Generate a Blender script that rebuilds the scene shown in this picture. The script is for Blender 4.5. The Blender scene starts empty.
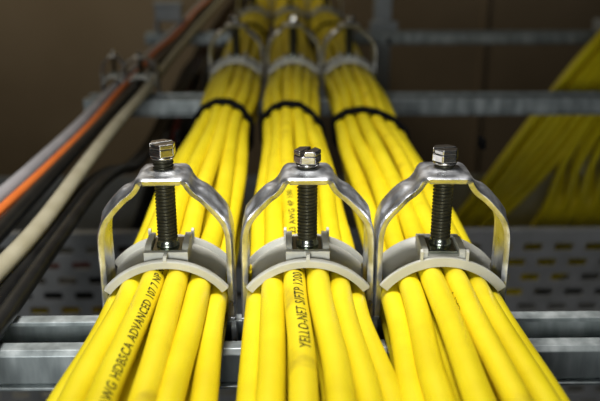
import bpy, bmesh, math, random
from mathutils import Vector, Matrix
S = 0.001                      # everything below is written in millimetres
PI = math.pi
C = bpy.context.scene.collection
FZ = -450.0
L = 348.87                     # spacing of the rails

# ---------------------------------------------------------------- materials
def mat(name):
    m = bpy.data.materials.new(name); m.use_nodes = True
    nt = m.node_tree
    return m, nt, nt.nodes['Principled BSDF']
def nd(nt, kind, **kw):
    n = nt.nodes.new(kind)
    for k, v in kw.items():
        if k in n.inputs: n.inputs[k].default_value = v
        else: setattr(n, k, v)
    return n
def ramp(nt, fac, stops):
    r = nt.nodes.new('ShaderNodeValToRGB'); e = r.color_ramp.elements
    while len(e) < len(stops): e.new(0.5)
    for el, (p, c) in zip(e, stops): el.position = p; el.color = (*c, 1)
    nt.links.new(fac, r.inputs[0]); return r
def noise_mat(name, stops, scale, rough, metal=0.0, stretch=(1, 1, 1), detail=4, bump=0.0, bscale=None, spec=0.5, coat=0.0, rough2=None):
    m, nt, b = mat(name)
    tc = nd(nt, 'ShaderNodeTexCoord'); mp = nd(nt, 'ShaderNodeMapping')
    mp.inputs['Scale'].default_value = stretch
    nt.links.new(tc.outputs['Object'], mp.inputs['Vector'])
    n = nd(nt, 'ShaderNodeTexNoise', Scale=scale, Detail=detail); nt.links.new(mp.outputs[0], n.inputs['Vector'])
    r = ramp(nt, n.outputs['Fac'], stops); nt.links.new(r.outputs[0], b.inputs['Base Color'])
    b.inputs['Roughness'].default_value = rough; b.inputs['Metallic'].default_value = metal
    b.inputs['Specular IOR Level'].default_value = spec
    b.inputs['Coat Weight'].default_value = coat
    if rough2 is not None:
        mr = nd(nt, 'ShaderNodeMapRange'); mr.inputs['From Min'].default_value = .3; mr.inputs['From Max'].default_value = .7
        mr.inputs['To Min'].default_value = rough; mr.inputs['To Max'].default_value = rough2
        nt.links.new(n.outputs['Fac'], mr.inputs['Value']); nt.links.new(mr.outputs[0], b.inputs['Roughness'])
    if bump:
        n2 = nd(nt, 'ShaderNodeTexNoise', Scale=bscale or scale * 3, Detail=3); nt.links.new(mp.outputs[0], n2.inputs['Vector'])
        bp = nd(nt, 'ShaderNodeBump', Strength=bump, Distance=0.0003)
        nt.links.new(n2.outputs['Fac'], bp.inputs['Height']); nt.links.new(bp.outputs[0], b.inputs['Normal'])
    return m
M = {}
M['yellow'] = noise_mat('yellow_pvc', [(.25, (.72, .56, .008)), (.5, (.80, .645, .011)), (.8, (.85, .70, .02))], 60, .42, bump=.25, bscale=220, spec=.35)
M['yellow_dirty'] = noise_mat('yellow_pvc_scuffed', [(.28, (.58, .43, .012)), (.42, (.82, .64, .010)), (.8, (.89, .71, .02))], 90, .46, bump=.3, bscale=260, spec=.35)
M['ink'] = noise_mat('black_ink', [(.3, (.02, .018, .006)), (.7, (.16, .13, .01))], 700, .6, spec=.2)
M['black'] = noise_mat('black_pvc', [(.3, (.005, .005, .005)), (.7, (.016, .016, .015))], 80, .36, bump=.2)
M['beige'] = noise_mat('beige_pvc', [(.3, (.40, .36, .24)), (.7, (.50, .46, .33))], 70, .5)
M['orange'] = noise_mat('orange_pvc', [(.3, (.85, .18, .03)), (.7, (.95, .25, .05))], 70, .45)
M['mauve'] = noise_mat('grey_pink_pvc', [(.3, (.38, .31, .31)), (.7, (.50, .42, .42))], 70, .45)
M['greycable'] = noise_mat('grey_pvc', [(.3, (.42, .41, .42)), (.7, (.54, .52, .53))], 70, .45)
M['red'] = noise_mat('dark_red_pvc', [(.3, (.10, .012, .01)), (.7, (.16, .02, .016))], 70, .45)
M['bow'] = noise_mat('cast_zinc_steel', [(.3, (.38, .39, .41)), (.5, (.56, .57, .59)), (.72, (.84, .85, .87))], 230, .26, metal=.92, detail=6, bump=.35, bscale=420, rough2=.46)
M['bolt'] = noise_mat('dark_threaded_steel', [(.3, (.035, .034, .022)), (.7, (.08, .076, .05))], 200, .38, metal=.6)
M['head'] = noise_mat('zinc_bolt_head', [(.3, (.42, .41, .40)), (.7, (.64, .62, .58))], 200, .26, metal=1, bump=.15)
M['foot'] = noise_mat('polished_steel_foot', [(.3, (.30, .33, .27)), (.7, (.50, .53, .46))], 150, .22, metal=1)
M['plastic'] = noise_mat('light_grey_plastic', [(.3, (.43, .425, .37)), (.7, (.52, .51, .455))], 120, .45, bump=.12)
M['rail'] = noise_mat('galvanised_rail', [(.3, (.24, .27, .275)), (.5, (.38, .42, .42)), (.7, (.58, .62, .62))], 160, .36, metal=.45, stretch=(1, 1, .25), detail=6, bump=.3, bscale=300, rough2=.55)
M['tray'] = noise_mat('galvanised_tray', [(.3, (.36, .37, .37)), (.7, (.48, .49, .50))], 60, .5, metal=.2)
M['post'] = noise_mat('painted_grey_steel', [(.3, (.34, .36, .37)), (.7, (.44, .46, .47))], 40, .55, metal=.2)
M['tie'] = noise_mat('black_strap', [(.3, (.003, .003, .003)), (.7, (.009, .009, .009))], 300, .9, bump=.4, spec=.05)
M['wall'] = noise_mat('brown_concrete', [(.3, (.20, .145, .085)), (.5, (.27, .20, .125)), (.75, (.33, .25, .165))], 2.6, .85, detail=6, bump=.3, bscale=60)
M['floor'] = noise_mat('dark_concrete', [(.3, (.018, .016, .013)), (.7, (.035, .031, .025))], 6, .8)

# ---------------------------------------------------------------- helpers
def obj(name, verts, faces, m, parent=None, smooth=True, loc=None):
    me = bpy.data.meshes.new(name)
    me.from_pydata([(x * S, y * S, z * S) for x, y, z in verts], [], faces)
    me.materials.append(m)
    me.validate(); me.update()
    if smooth: me.polygons.foreach_set('use_smooth', [True] * len(me.polygons))
    o = bpy.data.objects.new(name, me); C.objects.link(o)
    if parent: o.parent = parent
    if loc: o.location = [c * S for c in loc]
    return o
def empty(name, loc):
    o = bpy.data.objects.new(name, None); C.objects.link(o); o.location = [c * S for c in loc]
    o.empty_display_size = .01; return o
def tag(o, label=None, cat=None, group=None, kind=None):
    if label: o['label'] = label
    if cat: o['category'] = cat
    if group: o['group'] = group
    if kind: o['kind'] = kind
    return o
def sharp(o, ang=35):
    for e in (): pass
    o.data.polygons.foreach_set('use_smooth', [True] * len(o.data.polygons))
    m = o.modifiers.new('bevel', 'BEVEL'); m.limit_method = 'ANGLE'; m.angle_limit = math.radians(ang)
    return m
def bev(o, w, seg=2, ang=35):
    m = sharp(o, ang); m.width = w * S; m.segments = seg; m.harden_normals = True; return o
def flat(o):
    o.data.polygons.foreach_set('use_smooth', [False] * len(o.data.polygons)); return o
class MB:
    def __init__(s): s.v = []; s.f = []
    def add(s, v, f):
        n = len(s.v); s.v += v; s.f += [tuple(i + n for i in q) for q in f]; return s
    def box(s, x0, x1, y0, y1, z0, z1):
        v = [(x, y, z) for x in (x0, x1) for y in (y0, y1) for z in (z0, z1)]
        return s.add(v, [(0, 1, 3, 2), (4, 6, 7, 5), (0, 4, 5, 1), (2, 3, 7, 6), (0, 2, 6, 4), (1, 5, 7, 3)])
    def prism_x(s, pts, x0, x1):            # pts (y, z) counter-clockwise seen from +x
        n = len(pts)
        v = [(x0, y, z) for y, z in pts] + [(x1, y, z) for y, z in pts]
        f = [tuple(reversed(range(n))), tuple(range(n, 2 * n))] + [(i, (i + 1) % n, (i + 1) % n + n, i + n) for i in range(n)]
        return s.add(v, f)
    def prism_z(s, pts, z0, z1):
        n = len(pts)
        v = [(x, y, z0) for x, y in pts] + [(x, y, z1) for x, y in pts]
        f = [tuple(reversed(range(n))), tuple(range(n, 2 * n))] + [(i, (i + 1) % n, (i + 1) % n + n, i + n) for i in range(n)]
        return s.add(v, f)
    def lathe(s, prof, n=32, cx=0, cy=0):   # prof (r, z) bottom to top, closed with caps
        v = []; f = []
        for r, z in prof:
            v += [(cx + r * math.cos(2 * PI * k / n), cy + r * math.sin(2 * PI * k / n), z) for k in range(n)]
        for i in range(len(prof) - 1):
            for k in range(n):
                a = i * n + k; b = i * n + (k + 1) % n; f.append((a, b, b + n, a + n))
        f.append(tuple(reversed(range(n)))); f.append(tuple(range(len(v) - n, len(v))))
        return s.add(v, f)
    def build(s, name, m, parent=None, smooth=False, loc=None): return obj(name, s.v, s.f, m, parent, smooth, loc)
def catmull(P, per):
    out = []
    n = len(P)
    for i in range(n - 1):
        p0 = P[max(i - 1, 0)]; p1 = P[i]; p2 = P[i + 1]; p3 = P[min(i + 2, n - 1)]
        for k in range(per):
            t = k / per
            out.append(tuple(.5 * (2 * b + (c - a) * t + (2 * a - 5 * b + 4 * c - d) * t * t + (3 * b - a - 3 * c + d) * t ** 3) for a, b, c, d in zip(p0, p1, p2, p3)))
    out.append(tuple(P[-1])); return out
def tube(path, r, n=14):
    """a round cable along a list of points (mm)"""
    P = [Vector(p) for p in path]; v = []; f = []
    up = Vector((0, 0, 1)); prev = None
    for i, p in enumerate(P):
        t = (P[min(i + 1, len(P) - 1)] - P[max(i - 1, 0)]).normalized()
        if prev is None:
            a = up.cross(t)
            if a.length < .1: a = Vector((1, 0, 0)).cross(t)
            a.normalize()
        else:
            a = (prev - t * prev.dot(t)).normalized()
        prev = a; b = t.cross(a)
        for k in range(n):
            th = 2 * PI * k / n; v.append(tuple(p + (a * math.cos(th) + b * math.sin(th)) * r))
    for i in range(len(P) - 1):
        for k in range(n):
            a = i * n + k; b = i * n + (k + 1) % n; f.append((a, b, b + n, a + n))
    f.append(tuple(reversed(range(n)))); f.append(tuple(range(len(v) - n, len(v))))
    return v, f
def copy_tree(o, parent=None):
    c = o.copy(); C.objects.link(c); c.parent = parent
    for ch in list(o.children): copy_tree(ch, c)
    return c
def sm(a, b, x):
    t = min(max((x - a) / (b - a), 0), 1); return t * t * (3 - 2 * t)

# ---------------------------------------------------------------- the setting
w = MB().box(-1500, 1800, 1500, 1560, FZ, 900).build('wall_back', M['wall']); tag(w, kind='structure')
fl = MB().box(-1500, 1800, -900, 1500, FZ - 40, FZ).build('floor', M['floor']); tag(fl, kind='structure')
jt = MB().box(421, 431, 1494, 1501, FZ, 900).build('trim_1', M['wall']); tag(jt, kind='structure')

# ---------------------------------------------------------------- slotted mounting rails
def rail(x0, x1, yc, label):
    o_, i_, d = 12.2, 6.2, 11.6
    t = 1.6
    P = [(-o_ + 1.2, -d), (o_ - 1.2, -d), (o_, -d + 1.2), (o_, -1.4), (o_ - 1.4, 0), (i_, 0), (i_, -t),
         (o_ - t, -t), (o_ - t, -d + t), (-o_ + t, -d + t), (-o_ + t, -t), (-i_, -t), (-i_, 0),
         (-o_ + 1.4, 0), (-o_, -1.4), (-o_, -d + 1.2)]
    o = MB().prism_x(P, x0, x1).build('mounting_rail', M['rail'], loc=(0, yc, 0))
    bev(o, .35, 2, 30)
    # base flange that stands a little proud along the foot of the profile
    fl_ = MB().box(x0, x1, -o_ - 1.0, o_ + 1.0, -d - .9, -d).build('foot_flange', M['rail'], o)
    bev(fl_, .25)
    return tag(o, label, 'rail', 'slotted steel rails carrying the cables')
rail(-147, 374, -1, 'slotted galvanised steel rail in sharp focus under the three front clamps')
rail(-150, 374, L - 1, 'slotted steel rail, the middle one, crossing behind the first black cable ties')
rail(-165, 374, 2 * L - 1, 'blurred slotted steel rail farthest back, crossing in front of the vertical post')
# upright out of frame on the right that the rails are fixed to
up = empty('ladder_upright', (386, 0, FZ))
tag(up, 'grey steel side frame holding the right ends of the three rails', 'frame')
bev(MB().box(-12, 12, -60, 760, -FZ - 32, -FZ + 8).build('side_beam', M['post'], up), 1.5)
for yy in (-40, 740): bev(MB().box(-12, 12, yy - 15, yy + 15, 0, -FZ - 32).build('leg', M['post'], up), 1.5)

# vertical post behind the third rail
po = empty('support_post', (110, 2 * L + 34, FZ))
tag(po, 'blurred grey vertical steel post rising behind the farthest rail', 'post')
P = [(-10, -10), (10, -10), (10, 10), (-10, 10)]
bev(MB().box(-10, 10, -10, 10, 0, 1250).build('shaft', M['post'], po), 1.5)
bev(MB().box(-30, 30, -30, 30, 0, 6).build('base_plate', M['post'], po), 1)
mb = MB().box(-16, 16, -23, -10, -FZ - 13, -FZ + 10)
bev(mb.build('bracket', M['post'], po), .8)

# ---------------------------------------------------------------- cable clamps
BOW = [(0, 51.5), (3, 51.5), (5.6, 51.4), (7.1, 50.4), (8.1, 48.6), (9.4, 47.0), (11.8, 45.2), (14.6, 42.2), (17.2, 38.6), (18.6, 34.4), (18.9, 29.5), (18.9, 23), (19.0, 15), (19.1, 7.4)]
def bow_mesh():
    half = catmull(BOW, 5)
    half = [(x * 1.035, z) for x, z in half]
    path = [(-x, z) for x, z in reversed(half)] + half[1:]
    n = 17; v = []; f = []
    for i, (x, z) in enumerate(path):
        a = path[max(i - 1, 0)]; b = path[min(i + 1, len(path) - 1)]
        t = Vector((b[0] - a[0], b[1] - a[1])).normalized(); nx, nz = -t.y, t.x       # outward
        ax = abs(x)
        hw = 8.4 - 1.7 * sm(5.5, 8.6, ax) + 1.1 * sm(9, 14, ax) - .5 * sm(17, 18.8, ax)
        rib = .95 * sm(8.2, 11.5, ax) * (1 - sm(17.2, 18.8, ax))
        for k in range(n):
            y = -hw + 2 * hw * k / (n - 1)
            h = rib * (1 - sm(2.2, 4.6, abs(y)))
            h -= .55 * sm(hw - 1.3, hw, abs(y))
            if ax < 6.5:
                r = math.hypot(x, y); h += .75 * (1 - sm(4.3, 5.4, r))
            v.append((x + nx * h, y, z + nz * h))
    for i in range(len(path) - 1):
        for k in range(n - 1):
            a = i * n + k; f.append((a, a + 1, a + n + 1, a + n))
    return v, f
def make_clamp():
    root = empty('cable_clamp', (0, 0, 0))
    v, f = bow_mesh()
    # check winding so that normals point outward
    a, b, c = (Vector(v[i]) for i in f[len(f) // 2][:3])
    if (b - a).cross(c - a).z < 0: f = [tuple(reversed(q)) for q in f]
    bow = obj('steel_bow', v, f, M['bow'], root)
    so = bow.modifiers.new('thick', 'SOLIDIFY'); so.thickness = 1.7 * S; so.offset = -1
    be = bow.modifiers.new('bevel', 'BEVEL'); be.width = .22 * S; be.segments = 2; be.limit_method = 'ANGLE'; be.angle_limit = math.radians(50)
    for s in (-1, 1):
        xa, xb = sorted((s * 18.05, s * 19.75))
        lm = MB()
        pts = [(-7.6, 7.6), (-6.6, 6.0), (-4.4, 5.4), (-4.0, -4), (-5.4, -5.2), (-5.4, -9.2), (5.4, -9.2), (5.4, -5.2), (4.0, -4), (4.4, 5.4), (6.6, 6.0), (7.6, 7.6)]
        lm.prism_x(pts, xa, xb)
        bev(lm.build('hook', M['bow'], bow), .25)
    # bolt with a helical thread
    n, dz, p = 36, .125, 1.05
    v = []; f = []
    z0, z1 = 29.6, 55.4
    N = int((z1 - z0) / dz)
    for i in range(N + 1):
        z = z0 + i * dz
        for k in range(n):
            u = ((z - k / n * p) / p) % 1.0
            tri = 1 - abs(2 * u - 1)
            r = 2.42 + .58 * sm(.12, .88, tri)
            r -= .5 * (1 - sm(0, 1.2, z - z0))
            th = 2 * PI * k / n; v.append((r * math.cos(th), r * math.sin(th), z))
    for i in range(N):
        for k in range(n):
            a = i * n + k; b = i * n + (k + 1) % n; f.append((a, b, b + n, a + n))
    bolt = obj('bolt', v, f, M['bolt'], root)
    # slotted hexagon head
    R = 4.0
    hexa = [(R * math.cos(PI / 3 * k), R * math.sin(PI / 3 * k)) for k in range(6)]
    def clip(pts, s, d):
        out = []
        for i in range(len(pts)):
            a, b = pts[i], pts[(i + 1) % len(pts)]
            ia, ib = s * a[1] >= d, s * b[1] >= d
            if ia: out.append(a)
            if ia != ib:
                t = (s * d - a[1]) / (b[1] - a[1]); out.append((a[0] + (b[0] - a[0]) * t, s * d))
        return out
    hm = MB().prism_z(hexa, 0, 2.3)
    for s in (-1, 1): hm.prism_z(clip(hexa, s, .62), 2.3, 3.7)
    head = hm.build('bolt_head', M['head'], bolt); bev(head, .32, 3)
    fm = MB().lathe([(3.3, 0), (3.45, .3), (3.3, .8), (3.0, .9)], 36)
    wsh = fm.build('washer', M['head'], bolt, True)
    # pressure foot
    fo = MB().box(-4.4, 4.4, -4.2, 6.2, 27.5, 28.4)
    foot = fo.build('pressure_foot', M['foot'], root); bev(foot, .2)
    co = MB().lathe([(3.3, 28.3), (3.4, 28.7), (3.3, 29.2), (2.9, 29.6), (2.9, 30.1), (2.6, 30.5), (2.2, 30.9), (1.6, 31)], 32)
    co.build('cone', M['foot'], foot, True)
    # saddle
    prof = [(-10, 0), (-10, 2.0), (-9.8, 2.25), (-8.9, 2.5), (-8.3, 2.4), (-7.2, 1.5), (-5, 1.0), (0, .8), (5, 1.0), (8.1, 1.3), (8.6, 2.6), (8.9, 2.9), (9.8, 2.9), (10, 2.7), (10, 0), (5, -.02), (-5, -.02)]
    A, Rr, zc = math.radians(52), 20.5, 4.5
    n = 48; m = len(prof); v = []; f = []
    for i in range(n + 1):
        a = -A + 2 * A * i / n
        for y, h in prof: v.append(((Rr + h) * math.sin(a), y, zc + (Rr + h) * math.cos(a)))
    for i in range(n):
        for k in range(m):
            q = (i * m + k, (i + 1) * m + k, (i + 1) * m + (k + 1) % m, i * m + (k + 1) % m); f.append(q)
    f.append(tuple(range(m))); f.append(tuple(reversed(range(n * m, n * m + m))))
    sd = MB().add(v, f)
    sd.box(-6.4, 6.4, -6.6, 8.2, 24.7, 27.5)                          # pad
    sd.box(-6.4, 6.4, -6.6, -4.8, 27.4, 28.7)
    for s in (-1, 1):
        xa, xb = sorted((s * 4.5, s * 6.4))
        sd.prism_x([(-4.6, 27.4), (8.2, 27.4), (8.2, 28.6), (7.4, 29.5), (-1.5, 29.7), (-3.4, 29.3), (-4.6, 28.5)], xa, xb)
        xa, xb = sorted((s * 6.1, s * 7.0))
        sd.prism_x([(8.0, 26), (9.95, 26), (9.95, 29.6), (9.0, 30.2), (8.0, 29.6)], xa, xb)   # fins on the back rim
    sd.prism_x([(-9.95, 25.5), (-6.5, 25.5), (-6.5, 28.4), (-7.4, 28.8), (-9.0, 28.6), (-9.95, 27.6)], -.55, .55)   # centre fin on the front rim
    sad = sd.build('plastic_saddle', M['plastic'], root)
    bev(sad, .25, 2, 30)
    return root, bolt, head, sad
def parts(r):
    d = {}
    for c in r.children:
        d[c.name.split('.')[0]] = c
        for g in c.children: d[g.name.split('.')[0]] = g
    return d
proto = make_clamp()[0]
def place_clamp(x, y, lift, ang, flip, label, group, sc=1, first=[True], rz=0, tilt=0, z=0):
    if first[0]: r = proto; first[0] = False
    else: r = copy_tree(proto)
    r.location = (x * S, y * S, z * S); r.rotation_euler = (0, math.radians(tilt), math.radians(rz))
    if isinstance(sc, tuple): r.scale = sc
    else: r.scale = (sc, sc, sc)
    d = parts(r)
    d['bolt'].location.z = 0
    for h, zz in (('bolt_head', 52.55 + .8 + lift), ('washer', 52.5 + lift)):
        d[h].location.z = zz * S; d[h].rotation_euler = (0, 0, math.radians(ang))
    if flip:
        d['plastic_saddle'].rotation_euler = (0, 0, PI); d['pressure_foot'].rotation_euler = (0, 0, PI)
    tag(r, label, 'cable clamp', group); return r
G1, G2, G3, G4 = 'bow clamps on the front rail', 'bow clamps on the middle rail', 'bow clamps on the farthest rail', 'small clamps at the left end of the middle rail'
place_clamp(-40.9, 0, 2.9, 28, False, 'left bow clamp on the front rail, its bolt screwed out highest above the steel bow', G1, rz=1.5)
place_clamp(.5, 0, .6, 62, False, 'centre bow clamp on the front rail, slot of its hex bolt head facing the viewer', G1)
place_clamp(40.2, 0, .9, 12, True, 'right bow clamp on the front rail, open side of its saddle pad facing forward', G1, rz=-2)
CX = (-40.9, 0, 40)
for i, nm in enumerate(('left', 'centre', 'right')):
    place_clamp(CX[i], L, 0, 20 + 40 * i, i == 1, 'blurred bow clamp over the %s yellow bundle on the middle rail' % nm, G2)
for i, nm in enumerate(('left', 'centre', 'right')):
    place_clamp(CX[i], 2 * L, 0, 10 + 30 * i, False, 'dim bow clamp over the %s yellow bundle on the farthest rail' % nm, G3)
place_clamp(-129, L, 0, 10, False, 'small dark clamp at the outer left end of the middle rail, over the grey-pink cables', G4, sc=(.46, .8, .58))
place_clamp(-110, L, 0, 40, False, 'wider dark clamp holding the orange and beige cables on the middle rail', G4, sc=(.66, .9, .56))

# ---------------------------------------------------------------- yellow cable bundles
RC = 3.28
def slots():
    out = []
    for k in range(6):
        a = math.radians(-57.3 + 22.92 * k); out.append((17.1 * math.sin(a), 4.5 + 17.1 * math.cos(a)))
    out += [(-10.2, 10.4), (-3.4, 13.6), (3.4, 13.6), (10.2, 10.4)]
    out += [(-13.6, 3.7), (-6.8, 3.5), (0, 3.4), (6.8, 3.5), (13.6, 3.7)]
    return out
SL = slots()
random.seed(7)
PH = [[[random.uniform(0, 2 * PI) for _ in range(6)] for _ in SL] for _ in range(3)]
TIE1 = (206, 203, 200)
TIE2 = (556, 560, 566)
SX = (.82, .86, 1.02); SZ = (1.06, 1.0, .86)
def interp(tab, y):
    if y <= tab[0][0]: return tab[0][1]
    for (a, va), (b, vb) in zip(tab, tab[1:]):
        if y <= b:
            t = sm(a, b, y); return tuple(p + (q - p) * t for p, q in zip(va, vb))
    return tab[-1][1]
TAB = []
for b in range(3):
    c = CX[b]
    # y, (centre x, scale x, scale z, lift)
    TAB.append([(-330, (c + (-1.5, 1.5, 0)[b], 1.12, .95, 1)), (-70, (c + (-1.2, 1.6, 0)[b], 1.12, .96, 1)), (-14, (c, 1, 1, 0)), (14, (c, 1, 1, 0)),
                (95, (c + (0, -.5, .5)[b], 1.02, 1, 0)), (TIE1[b], (c + (.5, -2.5, 0)[b], SX[b], SZ[b], 0)), (270, (c + (.5, -1.5, .5)[b], .97, 1, 0)),
                (L - 14, (c, 1, 1, 0)), (L + 14, (c, 1, 1, 0)), (450, (c, 1.02, 1, 0)), (TIE2[b], (c, .88, 1.02, 0)), (2 * L - 14, (c, 1, 1, 0)), (2 * L + 14, (c, 1, 1, 0)),
                (860, (c + (8, 3, -4)[b], 1.1, 1, 0)), (1100, (c + (20, 8, -8)[b], 1.3, 1, 0)), (1480, (c + (20, 8, -8)[b], 1.4, 1, 0))])
def env(b, y):
    d = min(abs(y), abs(y - L), abs(y - 2 * L)); e = sm(12, 60, d)
    d2 = min(abs(y - TIE1[b]), abs(y - TIE2[b])); return e * (.25 + .75 * sm(2, 40, d2))
def cpos(b, i, y):
    cx, sx, sz, lift = interp(TAB[b], y); x, z = SL[i]; p = PH[b][i]
    a = .85 if i < 6 else .6
    e = env(b, y)
    nx = a * e * (.8 * math.sin(y / 34 + p[0]) + .6 * math.sin(y / 61 + p[1]))
    nz = a * e * (.55 * math.sin(y / 39 + p[2]) + .45 * math.sin(y / 73 + p[3]))
    if i >= 10: nz = abs(nz) * .4
    return Vector((cx + x * sx + nx, y, max(RC + .1, z * sz + nz + lift)))
ORD = ('first', 'second', 'third', 'fourth', 'fifth', 'sixth')
BN = ('left', 'centre', 'right')
ys = [-330, -280, -230, -180, -150]
y = -130
while y < 720: ys.append(y); y += 5
while y < 1490: ys.append(min(y, 1488)); y += 25
CAB = {}
def rr(b, i): return RC * (1.0 if i >= 6 else (1.0, 1.03, 1.05, .99, 1.04, 1.0)[(i + b) % 6])
for b in range(3):
    for i in range(len(SL)):
        v, f = tube([cpos(b, i, y) for y in ys], rr(b, i), 24)
        o = obj('network_cable', v, f, M['yellow_dirty'] if (b, i) in ((0, 3), (2, 3), (1, 2)) else M['yellow'])
        CAB[b, i] = o
        if i < 6:
            lab = '%s cable from the left across the top of the %s yellow bundle' % (ORD[i], BN[b])
            if (b, i) == (0, 2): lab = 'yellow cable with black print on top of the left bundle, third from the left'
            if (b, i) == (1, 2): lab = 'yellow cable printed YELLO-NET S/FTP on top of the centre bundle'
            grp = 'yellow cables on top of the %s bundle' % BN[b]
        elif i < 10:
            lab = 'yellow cable in the second layer of the %s bundle, %s from left' % (BN[b], ORD[i - 6]); grp = 'yellow cables in the second layer of the %s bundle' % BN[b]
        else:
            lab = 'yellow cable buried in the bottom layer of the %s bundle' % BN[b]; grp = 'yellow cables in the bottom layer of the %s bundle' % BN[b]
        tag(o, lab, 'cable', grp)

# printing wrapped on the sheath
def lettering(b, i, text, y0, y1, hgt, ang, name='printed_lettering'):
    cu = bpy.data.curves.new('lettering', 'FONT'); cu.body = text; cu.size = 1.0; cu.space_character = 1.08; cu.offset = .018
    cu.resolution_u = 3
    to = bpy.data.objects.new('lettering_source', cu); C.objects.link(to)
    dg = bpy.context.evaluated_depsgraph_get(); dg.update()
    me = to.evaluated_get(dg).to_mesh()
    bm = bmesh.new(); bm.from_mesh(me)
    for k in range(-3, 10):
        bmesh.ops.bisect_plane(bm, geom=bm.verts[:] + bm.edges[:] + bm.faces[:], plane_co=(0, k * .09, 0), plane_no=(0, 1, 0))
    bm.verts.ensure_lookup_table(); bm.verts.index_update()
    V = [tuple(q.co) for q in bm.verts]; F = [tuple(w.index for w in p.verts) for p in bm.faces]; bm.free()
    to.evaluated_get(dg).to_mesh_clear(); bpy.data.objects.remove(to)
    x0 = min(q[0] for q in V); x1 = max(q[0] for q in V); h1 = .73
    R = rr(b, i) + .05
    out = []
    for (x, yy, _) in V:
        Y = y0 + (y1 - y0) * (x - x0) / (x1 - x0)
        c = cpos(b, i, Y); h = (yy / h1 - .5) * hgt
        th = math.radians(ang) - h / R         # the letters' tops point to the left
        out.append((c.x + R * math.sin(th), Y, c.z + R * math.cos(th)))
    o = obj(name, out, F, M['ink'], CAB[b, i], False)
    tag(o, 'black printed lettering along the sheath')
    return o
lettering(1, 2, 'YELLO-NET S/FTP 1200 M', -55, -7, 2.9, 12)
lettering(1, 2, '23 AWG 4P 100', 18, 62, 2.2, -8)
lettering(0, 2, '23AWG HDBSCA ADVANCED 107 7 NP 3P', -80, -6, 2.5, 34)
lettering(2, 3, 'CAT 7', -31, -20, 1.3, -78)

# black ties
def hull(pts):
    pts = sorted(set(pts)); 
    def half(ps):
        h = []
        for p in ps:
            while len(h) > 1 and (h[-1][0] - h[-2][0]) * (p[1] - h[-2][1]) - (h[-1][1] - h[-2][1]) * (p[0] - h[-2][0]) <= 0: h.pop()
            h.append(p)
        return h
    a = half(pts); b_ = half(reversed(pts)); return a[:-1] + b_[:-1]
def tie(b, yc, slant, wid, label, grp):
    pts = []
    for i in range(len(SL)):
        x0 = CX[b]; c = cpos(b, i, yc)
        c = cpos(b, i, yc + slant * (c.x - x0) / 18)
        for k in range(24): pts.append((round(c.x + (RC + .35) * math.cos(2 * PI * k / 24), 3), round(c.z + (RC + .35) * math.sin(2 * PI * k / 24), 3)))
    H = hull(pts)
    v = []; f = []; n = len(H)
    cxm = sum(p[0] for p in H) / n; czm = sum(p[1] for p in H) / n
    for j, (x, z) in enumerate(H):
        a = H[j - 1]; c = H[(j + 1) % n]; t = Vector((c[0] - a[0], c[1] - a[1])).normalized(); nx, nz = t.y, -t.x
        Y = yc + slant * (x - CX[b]) / 18 + .8 * math.sin(x * .5)
        for h, dy in ((-.3, -wid / 2), (1.7, -wid / 2 + .4), (2.3, 0), (1.7, wid / 2 - .4), (-.3, wid / 2)):
            v.append((x + nx * h, Y + dy, z + nz * h))
    for j in range(n):
        for k in range(5):
            a = j * 5 + k; c = j * 5 + (k + 1) % 5; j2 = (j + 1) % n
            f.append((a, c, j2 * 5 + (k + 1) % 5, j2 * 5 + k))
    o = obj('cable_tie', v, f, M['tie']); 
    # folded end of the strap
    tl = MB().box(-2.6, 2.6, -wid / 2 - .2, wid / 2 + .2, -1.2, 1.4).build('tie_head', M['tie'], o, loc=(H[int(n * .1)][0] + 1, yc - 14 * 0, 2.2))
    tl.location = ((CX[b] + 19 * SX[b] * 0 + max(p[0] for p in H) - cxm * 0 + .8 - 0) * S, (yc + slant) * S, 8 * S)
    tl.rotation_euler = (0, PI / 2, 0); bev(tl, .3)
    tag(o, label, 'cable tie', grp)
for b in range(3):
    tie(b, TIE1[b], (-3, -10, -14)[b], 9.5, 'black tie around the %s yellow bundle between the front and middle rails' % BN[b], 'black ties between the front and middle rails')
    tie(b, TIE2[b], (-4, 3, 2)[b], 5, 'blurred black tie around the %s yellow bundle beyond the middle rail' % BN[b], 'black ties beyond the middle rail')

# ---------------------------------------------------------------- other cables along the left side
def side_cable(name, mkey, r, pts, label, cat='cable', group=None, n=14):
    P = catmull(pts, 12); v, f = tube(P, r, n); o = obj(name, v, f, M[mkey]); return tag(o, label, cat, group)
def run(x, z, bow=0, y0=-330, y1=1480, dz=0, seed=0):
    rnd = random.Random(seed)
    out = []
    for y in (y0, -150, -20, 60, 140, 220, 300, L, 400, 480, 560, 640, 2 * L, 800, 950, 1200, y1):
        if y < y0: continue
        k = 0 if abs(y - L) < 60 else 1
        out.append((x + k * rnd.uniform(-1.4, 1.4) + bow * math.sin(max(0, min(1, (y + 20) / 360)) * PI), y, z + k * rnd.uniform(-.8, 1.2) + (dz if y < 250 else 0)))
    return out
gk = 'grey and pinkish cables at the far left'
side_cable('data_cable', 'greycable', 3.2, run(-129.3, 3.4, 0, seed=1), 'light grey cable on the outer left edge of the left run', group=gk)
side_cable('data_cable', 'mauve', 3.2, run(-123.6, 3.4, 0, seed=2), 'pinkish grey cable just inside the outer light grey one', group=gk)
side_cable('data_cable', 'greycable', 3.0, run(-126.6, 8.8, 0, seed=3), 'light grey cable lying on top of the two outermost left ones', group=gk)
side_cable('fibre_cable', 'orange', 1.9, run(-118.6, 11.2, .5, seed=5), 'thin bright orange cable running along the left side')
side_cable('power_cable', 'black', 3.4, run(-117.8, 4.0, 0, seed=6), 'black cable directly under the orange cable', group='black cables beside the beige cable')
side_cable('power_cable', 'black', 3.2, run(-112.3, 9.3, 0, seed=7), 'black cable between the orange cable and the beige cable', group='black cables beside the beige cable')
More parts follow.
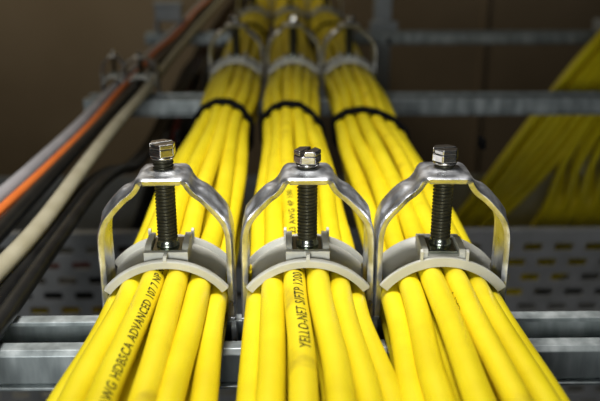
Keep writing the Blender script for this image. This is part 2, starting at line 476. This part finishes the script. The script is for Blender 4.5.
side_cable('power_cable', 'black', 3.2, run(-107.4, 4.6, 0, seed=8), 'black cable low down on the outer side of the beige cable', group='black cables beside the beige cable')
side_cable('power_cable', 'beige', 3.4, run(-102.2, 9.6, .6, seed=9), 'thick beige cable running along the left side among black ones')
gk = 'black cables that slip below the middle rail'
def low(x, z, seed, y0=-120, y1=1450):
    rnd = random.Random(seed); out = []
    for y in (y0, 0, 120, 240, L, 460, 600, 760, 950, y1): out.append((x + rnd.uniform(-2, 2), y, z + rnd.uniform(-3, 1)))
    return out
for k, (x, z, nm) in enumerate(((-98.6, 3.4, 'second black cable inward of the beige one at left'), (-92.8, 4.2, 'shiny black cable on the inner edge of the left run, nearest the perforated tray'))):
    side_cable('power_cable', 'black', 3.1, [(x - 1, -330, z + 1), (x, -150, z), (x, -20, z), (x - .5, 60, z), (x - 1.5, 130, z - 2), (x - 4, 190, z - 12), (x - 7, 260, z - 30), (x - 8, L, -33), (x - 6, 480, -24), (x - 4, 700, -24), (x - 4, 1000, -24), (x - 4, 1450, -24)], nm, group=gk)
for k in range(10):
    x = -112 + 5.6 * k; z = -30 - (k % 2) * 7
    nm = 'outer' if k < 5 else 'inner'
    rnd = random.Random(30 + k); q = k % 5
    pts = [(-345, 312 + 9 * q, -140 - 9 * (k // 5)), (-200, 314 + 9 * q, -139 - 9 * (k // 5)), (x - 44 + 3 * q, 322 + 8 * q, -134 - 9 * (k // 5)), (x - 12, 342 + 6 * q, -106 - 5 * (k // 5)), (x, 392 + 5 * q, -66), (x, 470, -42), (x, 600, z)]
    pts += [(x + rnd.uniform(-3, 3), y, z + rnd.uniform(-2, 2)) for y in (700, 820, 950, 1200, 1450)]
    side_cable('power_cable', 'black', 4.0, pts, 'thick black cable beneath the left rails dropping into the tray, on the %s side' % nm, group='%s black cables dropping into the tray' % nm)
side_cable('power_cable', 'red', 2.6, [(-345, 306, -122), (-220, 308, -121), (-128, 318, -114), (-100, 336, -84), (-97, 390, -50), (-96, 460, -30), (-99, 620, -22), (-100, 900, -20), (-98, 1450, -22)], 'dark red cable among the black ones below the rails')

# small fitting on the left end of the farthest rail
jb = empty('junction_box', (-138, 2 * L - 1, 0)); tag(jb, 'small blurred grey box on the left end of the farthest rail', 'box')
bev(MB().box(-15, 15, -10, 10, 13.5, 30).build('body', M['post'], jb), 1.5, 3)
bev(MB().box(-16, 16, -11, 11, 30, 34).build('lid', M['post'], jb), 1, 2)
for s in (-1, 1): bev(MB().box(s * 14 - 1.5, s * 14 + 1.5, -9, 9, 0, 13.6).build('leg', M['post'], jb), .4)

# ---------------------------------------------------------------- perforated cable tray behind and below
TY0, TY1, TZ0, TZ1 = 300, 530, -252, -90
tr = empty('cable_tray', (0, TY0, FZ)); tag(tr, 'blurred grey perforated metal cable tray below and behind the front rail', 'cable tray')
def O(z): return z - FZ
def side_panel():
    v = []; f = []
    px, pz, hx, hz = 22.4, 11.95, 6.9, 3.0
    ztop = -95.3
    rows = 13
    xa, xb = -360, 380
    cols = int((xb - xa) / px)
    rc = 1.6
    for r in range(rows):
        zc = ztop - pz * (r + .5); off = 0 if r % 2 else px / 2
        base = 160.5 - px * 40 + off
        x = xa
        cells = []
        c0 = base
        while c0 - px / 2 < xa: c0 += px
        first = c0 - px / 2
        z0, z1 = zc - pz / 2, zc + pz / 2
        n = len(v); v += [(xa, 0, O(z0)), (first, 0, O(z0)), (first, 0, O(z1)), (xa, 0, O(z1))]; f.append((n, n + 1, n + 2, n + 3))
        while c0 + px / 2 < xb:
            n = len(v)
            for sx, sz, st in ((1, -1, -90), (1, 1, 0), (-1, 1, 90), (-1, -1, 180)):
                cxx = c0 + sx * (hx - rc); czz = zc + sz * (hz - rc)
                ring = [(cxx + rc * math.cos(math.radians(st + a)), czz + rc * math.sin(math.radians(st + a))) for a in (0, 45, 90)]
                ex, ez = c0 + sx * px / 2, zc + sz * pz / 2
                if sx * sz < 0: outer = [(ring[0][0], ez), (ex, ez), (ex, ring[2][1])]
                else: outer = [(ex, ring[0][1]), (ex, ez), (ring[2][0], ez)]
                for (a, b), (c, d) in zip(ring, outer): v.append((a, 0, O(b))); v.append((c, 0, O(d)))
            for k in range(12):
                a = n + 2 * k; b = n + 2 * ((k + 1) % 12); f.append((a, a + 1, b + 1, b))
            c0 += px
        last = c0 - px / 2
        n = len(v); v += [(last, 0, O(z0)), (xb, 0, O(z0)), (xb, 0, O(z1)), (last, 0, O(z1))]; f.append((n, n + 1, n + 2, n + 3))
    zb = ztop - pz * rows
    for z0, z1 in ((ztop, TZ1), (TZ0, zb)):
        n = len(v); v += [(xa, 0, O(z0)), (xb, 0, O(z0)), (xb, 0, O(z1)), (xa, 0, O(z1))]; f.append((n, n + 1, n + 2, n + 3))
    return v, f
v, f = side_panel()
pn = obj('perforated_side', v, f, M['tray'], tr, False)
so = pn.modifiers.new('thick', 'SOLIDIFY'); so.thickness = 1.2 * S; so.offset = 0
bev(MB().box(-360, 380, -.6, 7, O(TZ1), O(TZ1) + 1.5).build('rim', M['tray'], tr), .4)
MB().box(-360, 380, 0, TY1 - TY0, O(TZ0) - 2, O(TZ0)).build('tray_base', M['tray'], tr)
MB().box(-360, 380, TY1 - TY0, TY1 - TY0 + 1.5, O(TZ0), O(TZ1) - 30).build('back_side', M['tray'], tr)
for xx in (-330, 350):
    MB().box(xx - 12, xx + 12, 10, 100, 0, O(TZ0) - 2).build('leg', M['tray'], tr)

# yellow cables that hang behind the rails and drop into the tray
random.seed(11)
gA, gB = 'upper strand of drooping yellow cables at right', 'lower strand of drooping yellow cables at right'
def drape(k, strand):
    rnd = random.Random(100 + k + 50 * strand)
    if strand == 0:      # from the upper right down to the left, over the tray's edge
        u = (k % 5) * 7.0 + rnd.uniform(-2, 2); d = (k // 5) * 7
        pts = [(520 + u, 640, 190), (380 + u, 520 + d, 120 - u * .2), (296 + u * .9, 470 + d, 52 - u * .7), (243 + u, 440 + d, 6 - u * .7), (196 + u * 1.05, 425 + d * .8, -52 - u * .7),
               (158 + u, 420 + d * .6, -108 - u * .3), (130 + u * .8, 450 + d, -155 - k * 2.2), (50, 440 + d, -176 - (k % 5) * 6.8), (-60, 330 + d * 1.3, -176 - (k % 5) * 7), (-340, 330 + d * 1.3, -172 - (k % 5) * 7)]
    else:
        u = k * 6.0 + rnd.uniform(-2.5, 2.5); d = (k % 3) * 11
        pts = [(560 + u, 600, 130), (420 + u, 520 + d, 70), (325 + u * .8, 470 + d, 22 - u * .1), (268 + u * .62, 440 + d, -26 - u * .15), (232 + u * .72, 420 + d, -72), (216 + u * .8, 415, -118),
               (206 + u * .8, 462, -172), (150 + u * .6, 490, -216 - (k % 4) * 6.6), (20, 420, -216 - (k % 4) * 6.6), (-340, 322 + d, -124 - (k % 4) * 7.2)]
    return pts
for k in range(15):
    side_cable('network_cable', 'yellow', 3.3, drape(k, 0), 'dim blurred yellow cable of the upper strand drooping from the top right corner', group=gA, n=10)
for k in range(20):
    side_cable('network_cable', 'yellow', 3.3, drape(k, 1), 'dim blurred yellow cable of the lower fan dropping into the tray at right', group=gB, n=10)

# ---------------------------------------------------------------- light
def area(name, loc, target, size, power, col, sy=None):
    l = bpy.data.lights.new(name, 'AREA'); l.shape = 'RECTANGLE'; l.size = size * S; l.size_y = (sy or size) * S; l.energy = power; l.color = col
    o = bpy.data.objects.new(name, l); C.objects.link(o); o.location = [c * S for c in loc]
    d = Vector(target) - Vector(loc); o.rotation_euler = d.to_track_quat('-Z', 'Y').to_euler(); return o
wl = area('work_light', (-30, 15, 345), (-10, 38, 20), 80, .40, (1.0, .98, .95)); wl.data.spread = math.radians(88)
ff = area('front_fill', (-70, -400, 95), (0, 0, 5), 140, .30, (.96, 1.0, 1.0)); ff.data.spread = math.radians(80)  # unseen low fill behind the camera, added to lift the rail's front face
area('wall_fill', (-500, 1000, 900), (-480, 1500, 220), 400, 4.2, (1.0, .93, .74))  # added fill with no real fixture, brightens the back wall
wd = bpy.data.worlds.new('world'); bpy.context.scene.world = wd; wd.use_nodes = True
wd.node_tree.nodes['Background'].inputs[0].default_value = (.9, .95, 1.0, 1); wd.node_tree.nodes['Background'].inputs[1].default_value = .02

# ---------------------------------------------------------------- camera
cam = bpy.data.cameras.new('camera'); co = bpy.data.objects.new('camera', cam); C.objects.link(co)
co.location = (-5.668 * S, -215.05 * S, 118.68 * S)
co.rotation_euler = (PI / 2 - .342, 0, -.01866)
cam.sensor_width = 36; cam.lens = 46.8; cam.clip_start = .005; cam.clip_end = 20
cam.dof.use_dof = True; cam.dof.focus_distance = .222; cam.dof.aperture_fstop = 15
sc = bpy.context.scene; sc.camera = co
sc.view_settings.view_transform = 'Standard'; sc.view_settings.look = 'None'; sc.view_settings.gamma = 1
sc.view_settings.use_curve_mapping = False; sc.view_settings.exposure = 0
